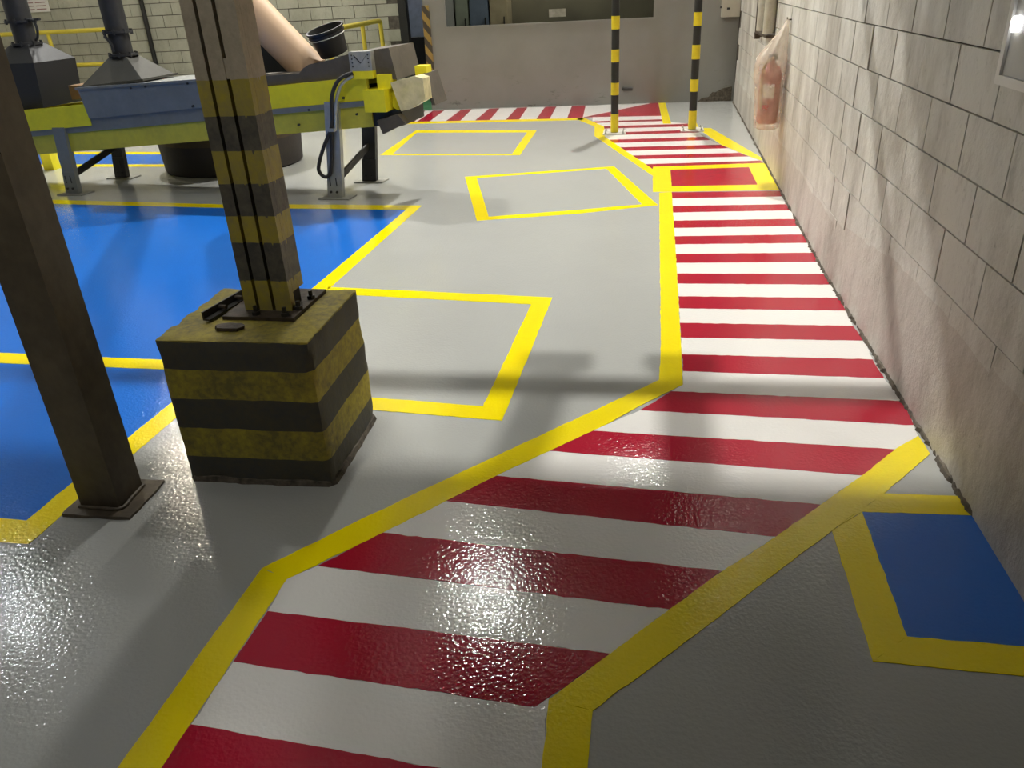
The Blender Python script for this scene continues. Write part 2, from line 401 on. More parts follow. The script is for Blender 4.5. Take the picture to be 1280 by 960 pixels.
YEL = [('walkL1',[(-1.182,0.933),(-1.18,1.072),(-1.143,1.786),(-1.042,1.745),(-1.075,1.084),(-1.077,0.945)]),('walkL2',[(-1.143,1.786),(-0.931,2.033),(-0.712,2.275),(-0.106,2.93),(0.11,3.166),(0.212,3.125),(0.027,2.921),(-0.1,2.762),(-0.491,2.357),(-0.679,2.141),(-0.869,1.931),(-1.042,1.745)]),('walkL3',[(0.11,3.166),(0.125,3.556),(0.168,6.605),(0.27,6.627),(0.246,4.93),(0.221,3.56),(0.212,3.125)]),('panelT',[(0.126,7.614),(1.155,7.701),(0.991,7.53),(0.284,7.468)]),('panelR',[(1.155,7.701),(1.128,6.647),(0.982,6.838),(0.991,7.53)]),('panelB',[(1.128,6.647),(0.116,6.635),(0.276,6.824),(0.982,6.838)]),('panelL',[(0.116,6.635),(0.126,7.614),(0.284,7.468),(0.276,6.824)]),('upL',[(0.122,7.232),(-0.518,9.336),(-0.554,9.999),(-0.825,10.598),(-0.74,10.714),(-0.437,9.981),(-0.396,9.269),(0.125,7.512)]),('farline',[(-3.506,10.555),(-3.124,10.578),(-0.726,10.516),(-0.737,10.674),(-3.174,10.757),(-3.565,10.741)]),('corner',[(0.245,11.877),(0.341,11.888),(0.369,10.046),(0.271,10.062)]),('upR',[(0.566,10.015),(0.672,10.062),(0.67,9.689),(0.807,9.668),(1.152,7.976),(1.145,7.797),(1.063,7.985),(0.839,8.64),(0.688,9.509),(0.545,9.588)]),('diag',[(1.069,2.746),(1.073,2.619),(0.847,2.351),(0.634,2.128),(0.405,1.88),(0.223,1.679),(-0.08,1.354),(-0.191,1.376),(-0.044,1.543),(0.115,1.725),(0.273,1.899),(0.457,2.084),(0.627,2.269),(0.8,2.455),(0.964,2.647)]),('diag2',[(-0.191,1.376),(-0.08,1.354),(-0.083,1.196),(-0.082,1.009),(-0.178,0.997),(-0.187,1.184)]),('br1',[(0.847,2.351),(1.102,2.353),(1.091,2.248),(0.751,2.239),(0.634,2.128)]),('br2',[(0.634,2.128),(0.751,2.239),(0.736,1.683),(0.626,1.585)]),('br3',[(0.626,1.585),(0.736,1.683),(1.02,1.676),(1.106,1.674),(1.105,1.57),(0.979,1.573)]),('blT',[(-8.64,6.977),(-5.412,6.627),(-3.585,6.384),(-2.838,6.35),(-1.773,6.271),(-1.872,6.135),(-2.78,6.208),(-3.524,6.262),(-5.3,6.474),(-8.444,6.801)]),('blR',[(-1.773,6.271),(-1.847,4.352),(-1.952,2.712),(-2.001,1.832),(-2.103,1.952),(-2.09,2.208),(-2.048,2.838),(-1.956,4.364),(-1.872,6.135)]),('blB',[(-2.001,1.832),(-2.11,1.831),(-3.054,1.811),(-3.208,1.942),(-2.212,1.957),(-2.103,1.952)]),('blM',[(-4.909,3.387),(-3.307,3.305),(-2.364,3.263),(-2.016,3.253),(-2.024,3.145),(-2.278,3.154),(-3.208,3.183),(-4.752,3.253)]),('r1T',[(-1.869,4.326),(-0.47,4.175),(-0.578,4.066),(-1.825,4.209)]),('r1R',[(-0.47,4.175),(-0.533,2.76),(-0.634,2.878),(-0.578,4.066)]),('r1B',[(-0.533,2.76),(-1.109,2.817),(-1.24,2.83),(-1.279,2.941),(-1.152,2.928),(-0.634,2.878)]),('r2L',[(-1.626,7.326),(-1.218,5.795),(-1.145,5.906),(-1.499,7.267)]),('r2T',[(-1.626,7.326),(-0.239,7.67),(-0.307,7.569),(-1.499,7.267)]),('r2R',[(-0.239,7.67),(0.152,6.204),(0.028,6.234),(-0.307,7.569)]),('r2B',[(0.152,6.204),(-0.472,5.965),(-1.218,5.795),(-1.145,5.906),(-0.481,6.083),(0.028,6.234)]),('r3T',[(-2.819,10.048),(-1.242,9.816),(-1.343,9.691),(-2.76,9.865)]),('r3R',[(-1.242,9.816),(-1.237,8.307),(-1.332,8.381),(-1.343,9.691)]),('r3B',[(-1.237,8.307),(-2.81,8.468),(-2.68,8.521),(-1.332,8.381)]),('r3L',[(-2.81,8.468),(-2.819,10.048),(-2.76,9.865),(-2.68,8.521)]),('fa',[(-10.102,9.429),(-5.389,8.923),(-5.303,8.77),(-9.923,9.248)]),('fb',[(-9.24,8.559),(-4.974,8.181),(-4.902,8.05),(-9.09,8.407)])]
BLUE = [[(-8.444,6.801),(-5.3,6.474),(-3.524,6.262),(-2.78,6.208),(-1.872,6.135),(-1.956,4.364),(-2.016,3.253),(-2.364,3.263),(-3.307,3.305),(-4.909,3.387)],[(-4.752,3.253),(-3.208,3.183),(-2.278,3.154),(-2.024,3.145),(-2.048,2.838),(-2.09,2.208),(-2.103,1.952),(-2.212,1.957),(-3.208,1.942)],[(0.751,2.239),(1.091,2.248),(1.104,1.891),(1.106,1.674),(1.02,1.676),(0.736,1.683)],[(-9.923,9.248),(-5.303,8.77),(-4.974,8.181),(-9.24,8.559)]]
REDPANEL = [(0.284,7.468),(0.991,7.53),(0.982,6.838),(0.276,6.824)]
GREEN = [(-3.776,11.815),(-3.032,11.829),(-4.222,16.725),(-5.657,16.887)]

# ------------------------------------------------------------------ the setting
def wall_x(y):
    return 1.10 if y < 4.6 else 1.10 + (y - 4.6)*0.0235

bm = new_bm(); box(bm, -14.0, 1.6, -4.0, 17.5, -0.2, 0.0)
floor = struct(obj('floor', bm, M['floor']))
floor['label'] = 'glossy grey epoxy floor painted with safety markings'

def ragged(poly, amp=0.0016, step=0.03, seed=0):
    out = []
    rnd = random.Random(seed)
    n = len(poly)
    for i in range(n):
        a = Vector(poly[i]); b = Vector(poly[(i+1) % n])
        L = (b - a).length
        k = max(1, int(L/step)) if L < 6 else 1
        nr = Vector((-(b-a).y, (b-a).x))/max(L, 1e-6)
        for j in range(k):
            p = a.lerp(b, j/k)
            if j > 0: p = p + nr*rnd.gauss(0, amp)
            out.append((p.x, p.y))
    return out

def area2(p):
    return sum(p[i][0]*p[(i+1) % len(p)][1] - p[(i+1) % len(p)][0]*p[i][1] for i in range(len(p)))

def paint(name, poly, top, mat, amp=0.0016, step=0.03, seed=0, label=None):
    if area2(poly) < 0: poly = poly[::-1]
    pts = ragged(poly, amp, step, seed) if amp else poly
    bm = new_bm()
    prism(bm, [(x, y, 0.0) for x, y in pts], (0, 0, top))
    o = obj(name, bm, M[mat], floor)
    if label: o['label'] = label
    return o

k = 0
for q in BLUE: k += 1; paint('blue_panel', q, 0.0008, 'blue', seed=k, label='bright blue painted floor panel')
for q in WHITE + UWHITE + FWHITE + [UWTRI]: k += 1; paint('white_stripe', q, 0.0008, 'white', seed=k, label='white painted walkway stripe')
for q in RED + URED + FRED + [UTRI]: k += 1; paint('red_stripe', q, 0.0012, 'red', seed=k, label='red painted walkway stripe')
paint('red_panel', REDPANEL, 0.0012, 'red', seed=99, label='red painted rectangle framed in yellow')
for nm, q in YEL: k += 1; paint('yellow_line', q, 0.0016, 'yellow', 0.001, seed=k, label='yellow painted floor line')
paint('green_panel', GREEN, 0.0008, 'green', 0, label='green painted floor at the doorway')

# right wall: backing, block courses, plaster foot
bm = new_bm()
ys = [-4.0, 4.6, 14.6]
poly = [(wall_x(y) + 0.006, y, 0) for y in ys] + [(1.75, 14.6, 0), (1.75, -4.0, 0)]
prism(bm, poly, (0, 0, 8.6))
wall_right = struct(obj('wall_right', bm, M['mortar']))
wall_right['label'] = 'cream painted concrete block wall with stained mortar joints'
def block_mesh(L, Hh, T, name, mat, bev):
    bm = new_bm(); box(bm, -T, 0, -L/2, L/2, -Hh/2, Hh/2)
    o = obj(name, bm, mat, None, bevel=bev, seg=1)
    return o
bl = block_mesh(0.379, 0.194, 0.02, 'block', M['block_right'], 0.003)
bl.parent = wall_right
first = True
zs = [0.24 + 0.2*i for i in range(9)]
for ci, zc in enumerate(zs):
    off = 3.16 if abs((zc - 1.24)/0.2) % 2 < 0.5 or abs((zc - 1.24)/0.2) % 2 > 1.5 else 2.965
    for i in range(-4, 24):
        yc = off + 0.3875*i + 0.19
        if yc < 1.2 or yc > 11.7: continue
        if yc > 11.55: continue
        x = wall_x(yc) + 0.014 + random.uniform(-0.0012, 0.0012) if zc > 0.5 else wall_x(yc) + 0.0145 + random.uniform(-0.001, 0.001)
        ang = 0.0 if yc < 4.5 else -math.atan(0.0235)
        sc = (1, 1.0, 1.0) if zc > 0.5 else (1, 1.011, 1.02)
        if first:
            bl.location = (x, yc, zc); bl.rotation_euler = (0, 0, ang); first = False
        else:
            link_copy(bl, wall_right, (x, yc, zc), ang, sc)
# rough plaster foot with an uneven upper edge
def strip_mesh(name, ydepth, zfun, proud, mat, parent, y0, y1, n, rough=0.0, bot=None):
    bm = new_bm(); rows = []
    for i in range(n + 1):
        y = y0 + (y1 - y0)*i/n
        w = wall_x(y); zt = zfun(y)
        p = proud(y) if callable(proud) else proud
        rows.append([bm.verts.new(v) for v in ((w - p*1.3, y, 0.0), (w - p, y, zt*0.75), (w - p*0.35, y, zt), (w + 0.012, y, zt), (w + 0.012, y, 0.0))])
    for a, b in zip(rows, rows[1:]):
        for j in range(5):
            jj = (j + 1) % 5
            bm.faces.new((a[j], b[j], b[jj], a[jj]))
    bm.faces.new(rows[0]); bm.faces.new(list(reversed(rows[-1])))
    return obj(name, bm, mat, parent, smooth=True)
strip_mesh('plaster_foot', 0, lambda y: 0.35 + 0.16*max(0, min(1, (4.6-y)/1.2)) + 0.035*noise.noise((y*2, 0, 0)) + 0.012*noise.noise((y*11, 0, 0)), 0.0095, M['plaster'], wall_right, 1.1, 11.7, 220)
strip_mesh('rubble_edge', 0, lambda y: 0.020 + 0.012*noise.noise((y*9, 3, 0)) + 0.012*noise.noise((y*37, 1, 0)),
           lambda y: max(0.006, 0.016 + 0.014*noise.noise((y*7, 9, 0)) + 0.012*noise.noise((y*41, 5, 0))), M['rubble'], wall_right, 2.2, 11.7, 500)

# far block wall behind the conveyor
bm = new_bm(); box(bm, -14.0, -4.16, 14.52, 14.8, 0, 8.6)
wall_back = struct(obj('wall_back', bm, M['mortar']))
wall_back['label'] = 'pale painted concrete block wall behind the conveyor'
bm = new_bm(); box(bm, -0.194, 0.194, 0, 0.02, -0.094, 0.094)
bl2 = obj('block', bm, M['block_back'], wall_back, bevel=0.004, seg=1)
first = True
for c in range(9):
    for i in range(0, 25):
        xc = -4.36 - 0.4*i - (0.2 if c % 2 else 0.0)
        if xc < -13.8: continue
        loc = (xc, 14.506 + random.uniform(-0.002, 0.002), 0.1 + 0.2*c)
        if first: bl2.location = loc; first = False
        else: link_copy(bl2, wall_back, loc)
bm = new_bm(); box(bm, -14.0, -4.16, 14.505, 14.53, 1.8, 8.6)
obj('upper_render', bm, M['wall_plain'], wall_back)

# booth with its window
BY = 11.85
bm = new_bm()
box(bm, -3.05, -2.76, BY, BY + 0.1, 0, 3.2)
box(bm, 0.17, 1.27, BY, BY + 0.1, 0, 3.2)
box(bm, -2.76, 0.17, BY, BY + 0.1, 0, 1.08)
box(bm, -2.76, 0.17, BY, BY + 0.1, 2.1, 3.2)
box(bm, -3.05, -2.95, BY + 0.1, 14.5, 0, 3.2)
box(bm, -3.05, 1.27, BY, 14.5, 3.2, 3.3)
wall_booth = struct(obj('wall_booth', bm, M['booth']))
wall_booth['label'] = 'beige panelled booth wall below a dark window'
bm = new_bm(); box(bm, -2.94, 1.27, 13.9, 14.0, 0, 3.2)
wall_inner = struct(obj('wall_booth_inner', bm, M['booth_inner']))
bm = new_bm()
for a in ((-2.76, -2.73, 1.08, 2.1), (0.14, 0.17, 1.08, 2.1), (-2.73, 0.14, 1.08, 1.105), (-2.73, 0.14, 2.075, 2.1)):
    box(bm, a[0], a[1], BY - 0.012, BY + 0.06, a[2], a[3])
window = struct(obj('window_1', bm, M['booth']))
for a, b in ((-2.73, 0.14),):
    bm = new_bm(); box(bm, a, b, BY + 0.02, BY + 0.026, 1.105, 2.075)
    obj('pane', bm, M['glass'], window)
bm = new_bm(); box(bm, -1.28, -1.05, BY + 0.012, BY + 0.0195, 1.165, 1.265)
lab = obj('notice', bm, M['plate_grey'], window); lab['label'] = 'small white notice stuck to the glass'
for nm, x0, x1, m, lb in (('locker', -2.93, -2.72, 'locker_green', 'pale green locker inside the booth behind glass'),
                          ('locker', -2.70, -2.40, 'locker_blue', 'blue-grey locker inside the booth behind glass'),
                          ('locker', -2.38, -2.10, 'locker_tan', 'tan locker inside the booth behind glass')):
    t = thing(nm, ((x0+x1)/2, 13.6, 0), lb, 'locker', group='lockers inside the booth')
    w = (x1-x0)/2
    bm = new_bm(); box(bm, -w, w, -0.2, 0.28, 0, 1.95); obj('body', bm, M[m], t, bevel=0.006)
    bm = new_bm(); box(bm, -w+0.015, w-0.015, -0.215, -0.2, 0.05, 1.9); d = obj('door', bm, M[m], t, bevel=0.004)
    bm = new_bm(); box(bm, w-0.06, w-0.04, -0.235, -0.215, 1.0, 1.15); obj('handle', bm, M['steel_dark'], d)

# doorway beside the booth
bm = new_bm(); box(bm, -4.16, -4.02, 14.46, 14.62, 0, 8.6)
trim = struct(obj('trim_1', bm, M['black']))
trim['label'] = 'black steel door jamb at the end of the block wall'
bm = new_bm(); box(bm, -3.90, -3.05, 15.7, 15.76, 0, 2.4)
door = struct(obj('door_1', bm, M['dark_panel']))
bm = new_bm(); box(bm, -4.6, -3.86, 15.62, 15.69, 0.80, 1.9)
pb = obj('upper_panel', bm, M['pale_blue'], door); pb['label'] = 'pale bluish upper door panel'
bm = new_bm(); box(bm, -4.6, -3.86, 15.62, 15.69, 0.0, 0.79); obj('lower_panel', bm, M['dark_panel'], door)

# room shell out of the frame
bm = new_bm(); box(bm, -14.2, -14.0, -4.0, 17.5, 0, 8.6); struct(obj('wall_left', bm, M['wall_plain']))
bm = new_bm(); box(bm, -14.0, 1.6, -4.2, -4.0, 0, 8.6); struct(obj('wall_front', bm, M['wall_plain']))
bm = new_bm(); box(bm, -14.0, 1.6, 17.5, 17.7, 0, 8.6); struct(obj('wall_far', bm, M['wall_plain']))
bm = new_bm(); box(bm, -14.2, 1.75, -4.2, 17.7, 8.6, 8.8); struct(obj('ceiling', bm, M['ceil']))
bm = new_bm(); box(bm, -14.0, 1.1, -4.0, SLAB_EDGE, 4.4, 4.6); struct(obj('ceiling_added_slab', bm, M['ceil']))  # unseen slab added so its edge shades the near floor

# ------------------------------------------------------------------ lamps
for i, (x, y, z, s, c, r, zc) in enumerate(LAMPS):
    nmz = ['over the walkway near the conveyor end', 'over the walkway towards the booth', 'above the plain brown column', 'with cool light beyond the blue floor', 'with warm light behind the hoppers', 'between the plinth and the conveyor end', 'added inside the booth to brighten it', 'added to brighten the far block wall', 'added in the passage to light the door panel'][i]
    t = thing('high_bay_lamp', (x, y, z), 'round ceiling lamp ' + nmz, 'lamp', group='ceiling lamps')
    bm = new_bm(); lathe(bm, [(r+0.03, 0.0), (r+0.03, 0.05), (r*0.9, 0.09), (r*0.7, min(0.2, zc-z-0.03)), (0.03, min(0.22, zc-z-0.01))]); obj('housing', bm, M['steel_dark'], t, smooth=True)
    bm = new_bm(); lathe(bm, [(r, -0.002), (r*0.96, -0.03), (r*0.8, -0.06), (r*0.45, -0.085), (0.01, -0.09)], n=20)
    obj('lens', bm, emit_mat('lamp_lens_%d' % i, c, s), t, smooth='all')
    bm = new_bm(); tube(bm, [(0, 0, min(0.2, zc-z-0.02)), (0, 0, zc - z)], 0.012, 8); obj('rod', bm, M['steel_dark'], t)

for i, (x, y, z, s) in enumerate(FLOODS):
    t = thing('floodlight', (x, y, z), 'square floodlight hung high ' + ('over the far block wall' if i else 'in front of the booth'), 'lamp', group='floodlights facing the hall')
    bm = new_bm(); box(bm, -0.13, 0.13, 0.004, 0.08, -0.13, 0.13); bmesh.ops.transform(bm, matrix=Matrix.Rotation(math.radians(14), 4, 'X'), verts=bm.verts); obj('housing', bm, M['steel_dark'], t, bevel=0.006)
    bm = new_bm(); box(bm, -0.06, 0.06, -0.004, 0.003, -0.06, 0.06); bmesh.ops.transform(bm, matrix=Matrix.Rotation(math.radians(14), 4, 'X'), verts=bm.verts); obj('lens', bm, emit_mat('flood_lens_%d' % i, (1.0, 0.98, 0.94), s), t)
    bm = new_bm(); tube(bm, [(0, 0.05, 0.1), (0, 0.05, 0.6)], 0.015, 8); obj('rod', bm, M['steel_dark'], t)

# ------------------------------------------------------------------ banded concrete plinth
t = thing('concrete_plinth', (-1.353, 2.503, 0), 'concrete plinth painted in black and yellow bands under the steel column', 'plinth')
bm = new_bm()
box(bm, -0.279, 0.279, -0.257, 0.257, 0, 0.575)
bmesh.ops.subdivide_edges(bm, edges=bm.edges[:], cuts=22, use_grid_fill=True)
for v in bm.verts:
    p = v.co.copy()
    e = sum((abs(abs(p.x) - 0.279) < 1e-4, abs(abs(p.y) - 0.257) < 1e-4, p.z > 0.574 or p.z < 0.001))
    n1 = noise.noise(p*9) * 0.003 + noise.noise(p*26)*0.0018
    d = Vector((math.copysign(1, p.x) if abs(abs(p.x)-0.279) < 1e-4 else 0, math.copysign(1, p.y) if abs(abs(p.y)-0.257) < 1e-4 else 0, 1 if p.z > 0.574 else 0))
    if p.z < 0.001: d.z = 0
    chip = 0.0
    if e >= 2:
        chip = 0.003 + max(0, noise.noise(p*14 + Vector((3, 1, 7))))*0.012
    low = max(0, 0.1 - p.z)*0.12*noise.noise(p*18)
    v.co += d*(n1 - chip + low)
obj('body', bm, M['plinth'], t, smooth=True)
bm = new_bm(); ring = []
for i in range(72):
    an = 2*math.pi*i/72; c, s_ = math.cos(an), math.sin(an)
    k_ = 1/max(abs(c)/0.279, abs(s_)/0.257)
    ring.append((k_*c, k_*s_))
vs_ = [[], [], []]
for i, (x, y) in enumerate(ring):
    w = 0.012 + 0.012*max(0, noise.noise((x*14, y*14, 2))) + 0.004*noise.noise((x*50, y*50, 1))
    L_ = math.hypot(x, y)
    vs_[0].append(bm.verts.new((x*(1 + w/L_), y*(1 + w/L_), 0.0)))
    vs_[1].append(bm.verts.new((x*(1 + w*0.5/L_), y*(1 + w*0.5/L_), 0.018 + 0.008*noise.noise((x*30, y*30, 5)))))
    vs_[2].append(bm.verts.new((x*0.985, y*0.985, 0.022)))
for a_, b_ in zip(vs_, vs_[1:]):
    for i in range(72): bm.faces.new((a_[i], a_[(i+1) % 72], b_[(i+1) % 72], b_[i]))
obj('mortar_skirt', bm, M['rubble'], t, smooth=True)

# column on the plinth
cx, cy = -1.312, 2.546
t = thing('steel_column', (cx, cy, 0.576), 'built-up tan steel column with black and yellow bands standing on the plinth', 'column', rotz=-0.035)
W, D, HT = 0.183, 0.118, 3.82
x0 = -W/2
bm = new_bm(); box(bm, x0+0.006, W/2-0.012, -D/2+0.022, D/2-0.012, 0.012, HT); obj('core', bm, M['col_dark'], t)
for a, b in ((0, 0.245), (0.312, 0.585), (0.655, 1.0)):
    bm = new_bm(); box(bm, x0+a*W, x0+b*W, -D/2, -D/2+0.03, 0.013, HT); obj('front_flange', bm, M['col_band'], t, bevel=0.003)
bm = new_bm(); box(bm, W/2-0.011, W/2, -D/2+0.031, D/2, 0.075, HT); obj('side_plate', bm, M['col_band'], t, bevel=0.002)
bm = new_bm(); box(bm, x0, x0+0.012, -D/2+0.031, D/2, 0.013, HT); obj('side_plate', bm, M['col_band'], t, bevel=0.002)
bm = new_bm(); box(bm, x0+0.5*W, x0+0.72*W, -D/2+0.003, -D/2+0.02, 0.80, 0.86)
bmesh.ops.subdivide_edges(bm, edges=bm.edges[:], cuts=4, use_grid_fill=True)
for v in bm.verts: v.co += Vector((noise.noise(v.co*60), 0, noise.noise(v.co*70)))*0.006
obj('weld_patch', bm, M['col_band'], t)
bm = new_bm(); box(bm, -0.15, 0.125, -0.125, 0.17, 0, 0.013); bp = obj('base_plate', bm, M['rust'], t, bevel=0.003)
for (bx, by) in ((-0.03, -0.098), (0.108, -0.04), (0.108, 0.07), (0.085, -0.105)):
    bm = new_bm(); lathe(bm, [(0.016, 0.013), (0.016, 0.026)], (bx, by, 0), n=6); tube(bm, [(bx, by, 0.02), (bx, by, 0.045)], 0.008, 8)
    obj('anchor_bolt', bm, M['steel_dark'], bp)
# loose angle iron and a crust on top of the plinth
bm = new_bm(); a = Vector((-1.527, 2.40, 0.583)); b = Vector((-1.475, 2.70, 0.583)); s = Vector((0.03, -0.006, 0))
prism(bm, [a, a+s, a+s+Vector((0,0,0.006)), a+Vector((0.006,0,0.006)), a+Vector((0.006,0,0.032)), a+Vector((0,0,0.032))], b-a)
ai = obj('angle_iron', bm, M['steel_dark']); tag(ai, 'short black angle iron lying on top of the banded plinth', 'angle iron')
for f in (0.3, 0.62):
    p = a.lerp(b, f)
    bm = new_bm(); tube(bm, [p+Vector((0.006, 0, 0.018)), p+Vector((0.035, -0.004, 0.018))], 0.009, 8); obj('bolt', bm, M['rust'], ai)
bm = new_bm()
pts = []
for i in range(14):
    an = 2*math.pi*i/14; r = 1 + 0.35*noise.noise((math.cos(an)*2, math.sin(an)*2, 4))
    pts.append((-1.40 + 0.055*r*math.cos(an), 2.345 + 0.028*r*math.sin(an), 0.577))
prism(bm, pts, (0.005, 0, 0.012))
tag(obj('mortar_crust', bm, M['rust'], bevel=0.003, seg=1), 'dark crust of spilled mortar on top of the banded plinth', 'debris')

# near steel column
t = thing('steel_column', (-1.866, 2.10, 0), 'plain brown square steel column welded to a floor plate', 'column')
bm = new_bm(); box(bm, -0.076, 0.078, -0.066, 0.074, 0.012, 4.4); obj('tube', bm, M['steel_brown'], t, bevel=0.008)
bm = new_bm(); box(bm, -0.118, 0.14, -0.115, 0.115, 0, 0.012)
bmesh.ops.subdivide_edges(bm, edges=bm.edges[:], cuts=8, use_grid_fill=True)
for v in bm.verts:
    v.co.z = max(0, v.co.z + (0.006*noise.noise(v.co*11) if v.co.z > 0.006 else 0.0))
    v.co.x += 0.006*noise.noise(v.co*17); v.co.y += 0.008*noise.noise(v.co*13 + Vector((5, 5, 5)))
obj('floor_plate', bm, M['steel_brown'], t)
bm = new_bm(); tube(bm, smooth_path([(-0.08, -0.07, 0.014), (0.0, -0.074, 0.016), (0.082, -0.07, 0.015), (0.083, 0.0, 0.015), (0.08, 0.078, 0.014)], 5), 0.007, 8); obj('weld_bead', bm, M['steel_brown'], t)

# ------------------------------------------------------------------ banded poles
def pole(x, y, label, r=0.043, Hp=3.0):
    t = thing('banded_pole', (x, y, 0), label, 'pole', group='black and yellow poles on the walkway')
    bm = new_bm(); tube(bm, [(0, 0, 0.012), (0, 0, Hp)], r, 20); obj('pole', bm, M['pole_black'], t, smooth=True)
    z = 0.015; i = 0
    rnd = random.Random(int(x*100))
    while z < Hp - 0.2:
        h = 0.20 if i == 0 else 0.135 + rnd.uniform(-0.012, 0.012)
        bm = new_bm(); tube(bm, [(0, 0, z), (0, 0, z + h)], r + 0.0025, 20); obj('yellow_band', bm, M['pole_yellow'], t, smooth=True)
        z += h + 0.205 + rnd.uniform(-0.015, 0.015); i += 1
    bm = new_bm(); box(bm, -0.13, 0.13, -0.13, 0.13, 0, 0.012); bp = obj('base_plate', bm, M['whitish'], t, bevel=0.002)
    for sx in (-1, 1):
        for sy in (-1, 1):
            bm = new_bm(); lathe(bm, [(0.014, 0.012), (0.014, 0.024), (0.007, 0.024), (0.007, 0.04)], (sx*0.1, sy*0.1, 0), n=6); obj('anchor_bolt', bm, M['galv'], bp)
pole(-0.294, 9.49, 'black and yellow banded pole beside the yellow line facing the open grey floor')
pole(0.588, 9.57, 'black and yellow banded pole beside the yellow line facing the block wall')

# ------------------------------------------------------------------ conveyor (local: x along, y across, z up)
t = thing('conveyor', (-5.359, 6.872, 0), 'inclined yellow and grey belt conveyor on steel legs', 'conveyor', rotz=math.atan2(-0.105, 0.994))
z1 = lambda u: 0.557 + 0.0655*u
WV = 0.60
def side(name, u0, u1, a0, a1, v0, v1, mat, b0=None, b1=None):
    b0 = a0 if b0 is None else b0; b1 = a1 if b1 is None else b1
    bm = new_bm()
    hexa(bm, [(u0, v0, z1(u0)+a0), (u1, v0, z1(u1)+b0), (u1, v1, z1(u1)+b0), (u0, v1, z1(u0)+a0), (u0, v0, z1(u0)+a1), (u1, v0, z1(u1)+b1), (u1, v1, z1(u1)+b1), (u0, v1, z1(u0)+a1)])
    return obj(name, bm, M[mat], t, bevel=0.003)
lb = side('lower_beam', -1.5, 3.18, -0.168, -0.001, 0.0, 0.05, 'conv_olive')
side('lower_beam', -1.5, 3.18, -0.168, -0.001, WV-0.05, WV, 'conv_olive')
side('rail_strip', -1.5, 1.9, 0.0, 0.108, -0.012, 0.04, 'conv_grey')
side('rail_strip', 1.9, 3.17, 0.0, 0.043, -0.014, 0.04, 'conv_grey')
side('upper_panel', 1.9, 3.17, 0.044, 0.224, -0.002, 0.04, 'conv_yellow')
side('upper_panel', -1.5, 0.40, 0.05, 0.235, -0.024, -0.013, 'conv_yellow')
side('upper_panel', -1.5, 3.17, 0.0, 0.22, WV-0.04, WV, 'conv_yellow')
side('belt', -1.5, 3.3, 0.10, 0.125, 0.051, WV-0.051, 'rubber')
bm = new_bm()   # skirt box with a flared left end
u0, u1 = 0.405, 1.95
hexa(bm, [(u0, -0.03, z1(u0)+0.110), (u1, -0.03, z1(u1)+0.110), (u1, WV, z1(u1)+0.11), (u0, WV, z1(u0)+0.11), (u0-0.02, -0.05, 0.957), (u1, -0.05, 1.012), (u1, WV+0.02, 1.012), (u0-0.02, WV+0.02, 0.957)])
sk = obj('skirt_box', bm, M['conv_grey'], t, bevel=0.004)
bm = new_bm(); hexa(bm, [(u0-0.04, -0.06, 0.945), (u1, -0.06, 1.0), (u1, -0.045, 1.0), (u0-0.04, -0.045, 0.945), (u0-0.04, -0.06, 0.965), (u1, -0.06, 1.02), (u1, -0.045, 1.02), (u0-0.04, -0.045, 0.965)]); obj('rim', bm, M['conv_grey'], sk)
for ub, zb in ((1.10, 0.96), (1.53, 0.975), (1.53, 0.79), (0.95, 0.95)):
    bm = new_bm(); tube(bm, [(ub, -0.034, zb), (ub, -0.056, zb)], 0.009, 8); obj('bolt', bm, M['steel_dark'], sk)
def leg(u, v, mat, lean=0.09, w=0.065, top=None, dd=0.05):
    zt = z1(u + lean) + 0.06 if top is None else top
    bm = new_bm()
    o = 0.0
    # channel: web and two flanges
    def part(a, b, c, d):
        hexa(bm, [(u+a, v+c, 0.01), (u+b, v+c, 0.01), (u+b, v+d, 0.01), (u+a, v+d, 0.01), (u+lean+a, v+c, zt), (u+lean+b, v+c, zt), (u+lean+b, v+d, zt), (u+lean+a, v+d, zt)])
    part(-w, w, -0.006, 0.004); part(-w, -w+0.01, 0.004, dd); part(w-0.01, w, 0.004, dd)
    lg = obj('leg', bm, mat, t)
    bm = new_bm(); box(bm, u-0.14, u+0.15, v-0.06, v+0.11, 0, 0.01); obj('foot_plate', bm, M['plate_grey'], lg, bevel=0.002)
    bm = new_bm(); hexa(bm, [(u-w-0.006, v-0.014, 0.011), (u+w+0.006, v-0.014, 0.011), (u+w+0.006, v-0.007, 0.011), (u-w-0.006, v-0.007, 0.011), (u-w+0.02, v-0.014, 0.215), (u+w+0.03, v-0.014, 0.215), (u+w+0.03, v-0.007, 0.215), (u-w+0.02, v-0.007, 0.215)]); ft = obj('foot_channel', bm, mat, lg)
    for sx in (-0.028, 0.03):
        bm = new_bm(); box(bm, u+sx, u+sx+0.008, v-0.018, v-0.0145, 0.11, 0.18); obj('slot', bm, M['black'], lg)
        bm = new_bm(); tube(bm, [(u+sx, v-0.014, 0.06), (u+sx, v-0.026, 0.06)], 0.011, 6); obj('bolt', bm, M['steel_dark'], lg)
    return lg
leg(-0.02, -0.03, M['conv_grey'], 0.05)
leg(2.755, -0.03, M['galv'])
leg(-0.02, WV+0.06, M['steel_dark'], 0.05)
leg(2.80, WV+0.0, M['steel_dark'])
for u in (-0.02, 2.76):
    bm = new_bm(); hexa(bm, [(u+0.06, 0.02, 0.17), (u+0.08, 0.02, 0.17), (u+0.08, WV, 0.30), (u+0.06, WV, 0.30), (u+0.06, 0.02, 0.23), (u+0.08, 0.02, 0.23), (u+0.08, WV, 0.36), (u+0.06, WV, 0.36)]); obj('cross_brace', bm, M['steel_dark'], t)
